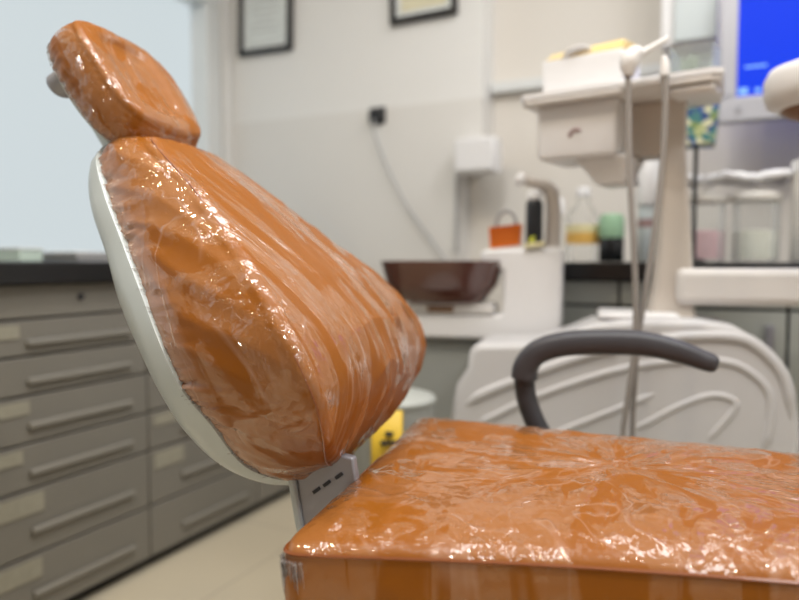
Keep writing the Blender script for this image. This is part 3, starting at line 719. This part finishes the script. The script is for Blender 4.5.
# things standing on the tray
def on_tray(x, y, z): return Matrix.Translation(TL) @ Matrix.Rotation(TA, 4, 'Z') @ Vector((x, y, z))
t = thing('tissue_box', 'white carton with a yellow top on the instrument tray', 'box', on_tray(-.148, .115, 1.237), TA)
cb2 = B(); cb2.loft([[(sx*hx_, sy*.065, z) for sx, sy in ((-1, -1), (1, -1), (1, 1), (-1, 1))] for hx_, z in ((.094, 0), (.096, .096))]); link('carton', cb2.bm, M['white'], t, bevel=.004)
lidb = B(); lidb.loft([[(x, y, z) for x, y, z in ((-.088, -.062, .0975), (.094, -.062, .0975), (.094, .066, .0975), (-.088, .066, .0975))], [(x, y, z) for x, y, z in ((-.080, -.050, .112), (.092, -.050, .120), (.092, .060, .132), (-.080, .060, .122))]])
link('top_flap', lidb.bm, M['yellowcard'], t, bevel=.002)
link('inner_sleeve', B().box(-.088, .09, -.058, .062, .09, .105).bm, M['paper'], t)
ts = B(); ts.tube(cr_curve([(-.045, -.058, .092), (-.03, -.064, .106), (.0, -.062, .112), (.02, -.052, .106)], 5), [.005, .007, .008, .009, .009, .009, .012, .012, .012, .011, .011, .010, .010, .009, .007, .004], 10, .5); link('tissue', ts.bm, M['white'], t)
t = thing('glass_container', 'greenish clear container standing on the end of the instrument tray', 'container', on_tray(.092, .080, 1.237), TA)
gc = B(); gc.loft([[(sx*hx_, sy*.04, z) for sx, sy in ((-1, -1), (1, -1), (1, 1), (-1, 1))] for hx_, z in ((.040, 0), (.044, .075), (.041, .075), (.037, .004))]); link('body', gc.bm, M['clear_green'], t, bevel=.003)
ga = B()
for i in range(14):
    x, y = random.uniform(-.026, .026), random.uniform(-.024, .024)
    ga.tube([(x, y, .005), (x+random.uniform(-.008, .008), y+random.uniform(-.008, .008), random.uniform(.045, .068))], .004, 6)
link('contents', ga.bm, M['clear_green'], t)['kind'] = 'stuff'

# ---------------------------------------------------------------- cuspidor unit
cloc = at(0, .97); coff = Vector((0, .97, 0))
cu = thing('cuspidor_unit', 'white cuspidor unit with a dark brown glass bowl behind the chair back', 'dental unit', cloc, CA)
bd = B(coff); bd.prism([(-.19, .655), (.19, .655), (.204, .70), (.204, .898), (.155, .898), (.01, .893), (-.008, .884), (-.004, .856), (.035, .852), (.053, .835), (.053, .735), (.045, .722), (-.19, .722)], 'y', .90, 1.05)
body = link('body', bd.bm, M['white'], cu, bevel=.010, seg=3)
pdl = B(coff); pdl.box(-.235, .17, .93, 1.045, 0, .648); link('lower_panel', pdl.bm, M['greyside'], cu, bevel=.01)
# bowl
bo = B(coff)
bo.loft([[(-.115+a_*math.copysign(abs(math.cos(2*PI*k/40))**.45, math.cos(2*PI*k/40)), .955+b_*math.copysign(abs(math.sin(2*PI*k/40))**.7, math.sin(2*PI*k/40)), z) for k in range(40)]
         for a_, b_, z in ((.105, .075, .752), (.118, .085, .757), (.150, .105, .80), (.163, .118, .853), (.168, .122, .862), (.162, .117, .864), (.155, .110, .855), (.14, .095, .80), (.10, .07, .764))])
bowl = link('bowl', bo.bm, plain('brown_bowl_glass', (.095, .026, .016), .14, coat=.6, spec=.7), cu)
bl = B(coff); bl.box(-.20, .03, .895, .99, .722, .752); link('bowl_lip', bl.bm, M['offwhite'], cu, bevel=.006)
bd2 = B(coff); bd2.box(-.145, -.075, .890, .90, .728, .742); link('badge', bd2.bm, M['floor_lamp_brown'], cu, bevel=.002)
fc = B(coff); fc.tube(cr_curve([(.175, .96, .885), (.178, .96, .96), (.176, .96, 1.02), (.168, .955, 1.048), (.145, .945, 1.062), (.118, .935, 1.068), (.100, .93, 1.078)], 6), [.020]*18+[.018]*6+[.013]*13, 14); link('water_spout', fc.bm, M['beige'], cu)
fc2 = B(coff); fc2.tube(cr_curve([(.097, .93, 1.06), (.096, .93, 1.075), (.098, .93, 1.092)], 4), [.011, .013, .015, .016, .016, .015, .013, .010, .005], 14); link('spout_tip', fc2.bm, M['white'], cu)

p0 = at(.055, .955)
t = thing('orange_cup_holder', 'small orange holder with a ring handle on the cuspidor ledge', 'holder', (p0.x, p0.y, .9005), CA)
oc = B(); oc.loft([[(sx*hx_, sy*.03, z+sx*.004) for sx, sy in ((-1, -1), (1, -1), (1, 1), (-1, 1))] for hx_, z in ((.038, .0), (.042, .055), (.038, .055), (.034, .006))]); link('holder_body', oc.bm, M['orange_plastic'], t, bevel=.004)
ocr = B(); ocr.tube([(.0+.026*math.cos(q), 0, .060+.036*math.sin(q)) for q in [PI*k/14*1.16-.25 for k in range(15)]], .005, 8); link('ring_handle', ocr.bm, M['cable_grey'], t)
p0 = at(.131, .925)
t = thing('pump_bottle', 'white capped bottle with a black label on the cuspidor ledge', 'bottle', (p0.x, p0.y, .899), CA)
pb = B(); pb.lathe([(.020, 0), (.022, .004), (.022, .108), (.019, .118), (.014, .122)], (0, 0, 0), 24); link('bottle_body', pb.bm, M['black_label'], t)
pb = B(); pb.lathe([(.015, .121), (.020, .123), (.020, .138), (.012, .148), (.002, .150)], (0, 0, 0), 24); link('cap', pb.bm, M['white'], t)
p0 = at(.134, .895)
t = thing('sponge_pad', 'small yellow green pad lying in front of the black labelled bottle', 'pad', (p0.x, p0.y, .8985), CA)
pb = B(); pb.loft([[(sx*.026, sy*.008, z+sx*.003) for sx, sy in ((-1, -1), (1, -1), (1, 1), (-1, 1))] for z in (0, .011)]); link('pad', pb.bm, M['label_y'], t, bevel=.003)
pb = B(); pb.tube(cr_curve([(-.008, .0, .010), (-.006, .002, .020), (.0, .002, .026)], 4), [.006, .007, .007, .007, .006, .006, .005, .004, .002], 8); link('green_tip', pb.bm, M['yellowgreen'], t)

# waste bin
t = thing('waste_bin', 'grey bin with a yellow warning label standing behind the seat', 'bin', (-.70, 1.394, 0), 0)
bn = B(); bn.lathe([(.085, 0), (.09, .01), (.098, .53), (.098, .545)], (0, 0, 0), 36); link('bin_body', bn.bm, M['greyside'], t)
bn = B(); bn.lathe([(.101, .545), (.102, .549), (.099, .556), (.08, .562), (.04, .565), (.002, .566)], (0, 0, 0), 36); link('bin_lid', bn.bm, M['cab_back'], t)
bn = B(); a0 = math.atan2(-1.394, .70)
bm = bn.bm; prev = None
for k in range(13):
    an = a0-.44+.67*k/12; q = [bm.verts.new((.1045*math.cos(an), .1045*math.sin(an), z)) for z in (.36, .543)]
    if prev: bm.faces.new((prev[0], q[0], q[1], prev[1]))
    prev = q
lb = link('warning_label', bm, M['yellow'], t); md = lb.modifiers.new('thick', 'SOLIDIFY'); md.thickness = .002
bn = B()
an = a0-.05
for da, dz in ((-.09, .0), (.09, .0), (0, .02)):
    bn.lathe([(.009, -.004), (.009, .004)], (.107*math.cos(an+da), .107*math.sin(an+da),   .475+dz), 10)
link('warning_mark', bn.bm, M['dark'], lb)

# operating lamp at the picture edge
t = thing('operating_light', 'round cream lamp head with a brown underside beside the monitor', 'lamp', (.62, 1.68, 0), 0)
lc = Vector((.174-.62, 1.60-1.68, 1.160))
lh = B(); lh.lathe([(.105, 0), (.128, .012), (.134, .03), (.134, .06), (.125, .078), (.09, .09), (.03, .096), (.002, .097)], lc, 48); link('lamp_head', lh.bm, M['offwhite'], t)
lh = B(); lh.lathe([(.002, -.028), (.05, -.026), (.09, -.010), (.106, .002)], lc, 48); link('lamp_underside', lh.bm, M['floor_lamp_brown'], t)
la = B(); la.tube(cr_curve([lc+Vector((.10, .0, .06)), lc+Vector((.25, .02, .10)), Vector((0, 0, 1.33)), Vector((0, 0, 1.2)), Vector((0, 0, .6)), Vector((0, 0, .03))], 8), .018, 14); link('stand_arm', la.bm, M['offwhite'], t)
la = B(); la.lathe([(.11, 0), (.11, .02), (.03, .04)], (0, 0, 0), 32); link('foot', la.bm, M['offwhite'], t)

# ---------------------------------------------------------------- lamps on the ceiling
def area(name, loc, sx, sy, power, col, shape='RECTANGLE', rot=(0, 0, 0)):
    l = bpy.data.lights.new(name, 'AREA'); l.shape = shape; l.size = sx
    if shape == 'RECTANGLE': l.size_y = sy
    l.energy = power; l.color = col
    o = bpy.data.objects.new(name, l); C.objects.link(o); o.location = loc; o.rotation_euler = rot
    return o
def panel(x, y, label, power):
    t = thing('ceiling_panel', label, 'ceiling lamp', (x, y, H-.03), 0, 'ceiling panel lamps')
    f = B(); f.box(-.32, .32, -.62, -.6, 0, .029); f.box(-.32, .32, .6, .62, 0, .029); f.box(-.32, -.3, -.6, .6, 0, .029); f.box(.3, .32, -.6, .6, 0, .029); f.box(-.3, .3, -.6, .6, .022, .029)
    link('housing', f.bm, M['white'], t)
    l = area('panel_light', (0, 0, .018), .58, 1.18, power, (.97, .985, 1)); l.parent = t
panel(-.45, .70, 'long white ceiling panel lamp over the chair', 25)
panel(1.35, .3, 'long white ceiling panel lamp over the open floor', 20)
panel(.45, 1.75, 'added long white ceiling panel lamp brightening the back worktop', 20)  # extra panel, added to brighten the back of the room
def downlight(x, y, label, power, col):
    t = thing('downlight', label, 'ceiling lamp', (x, y, H-.012), 0, 'small ceiling downlights')
    f = B(); f.loft([[(r*math.cos(2*PI*k/24), r*math.sin(2*PI*k/24), z) for k in range(24)] for r, z in ((.055, 0), (.075, 0), (.075, .0115), (.055, .0115))], closed=True); link('trim_ring', f.bm, M['white'], t)
    l = area('spot_light', (0, 0, .004), .1, .1, power, col, 'DISK'); l.parent = t
for x, y, lab, pw, col in ((-1.25, .35, 'warm downlight nearest the window counter', 9., (1, .80, .52)), (-.35, .1, 'warm downlight above the seat front', 9., (1, .80, .52)),
                      (.45, .55, 'white downlight above the seat', 9., (1, .93, .82)), (-.5, -.7, 'white downlight behind the viewer', 4., (1, .95, .88))):
    downlight(x, y, lab, pw, col)

wd = bpy.data.worlds.new('world'); bpy.context.scene.world = wd; wd.use_nodes = True
wd.node_tree.nodes['Background'].inputs[0].default_value = (.6, .7, .8, 1); wd.node_tree.nodes['Background'].inputs[1].default_value = .5

# ---------------------------------------------------------------- camera
cam = bpy.data.cameras.new('camera'); co = bpy.data.objects.new('camera', cam); C.objects.link(co)
co.location = (0, 0, .86); co.rotation_euler = (R(90-3.15), 0, R(26))
cam.sensor_width = 36; cam.lens = 36*690/799; cam.clip_start = .02
cam.dof.use_dof = True; cam.dof.focus_distance = .80; cam.dof.aperture_fstop = 2.1
sc = bpy.context.scene; sc.camera = co
sc.view_settings.view_transform = 'Standard'; sc.view_settings.look = 'None'; sc.view_settings.gamma = 1; sc.view_settings.use_curve_mapping = False
sc.view_settings.exposure = .10
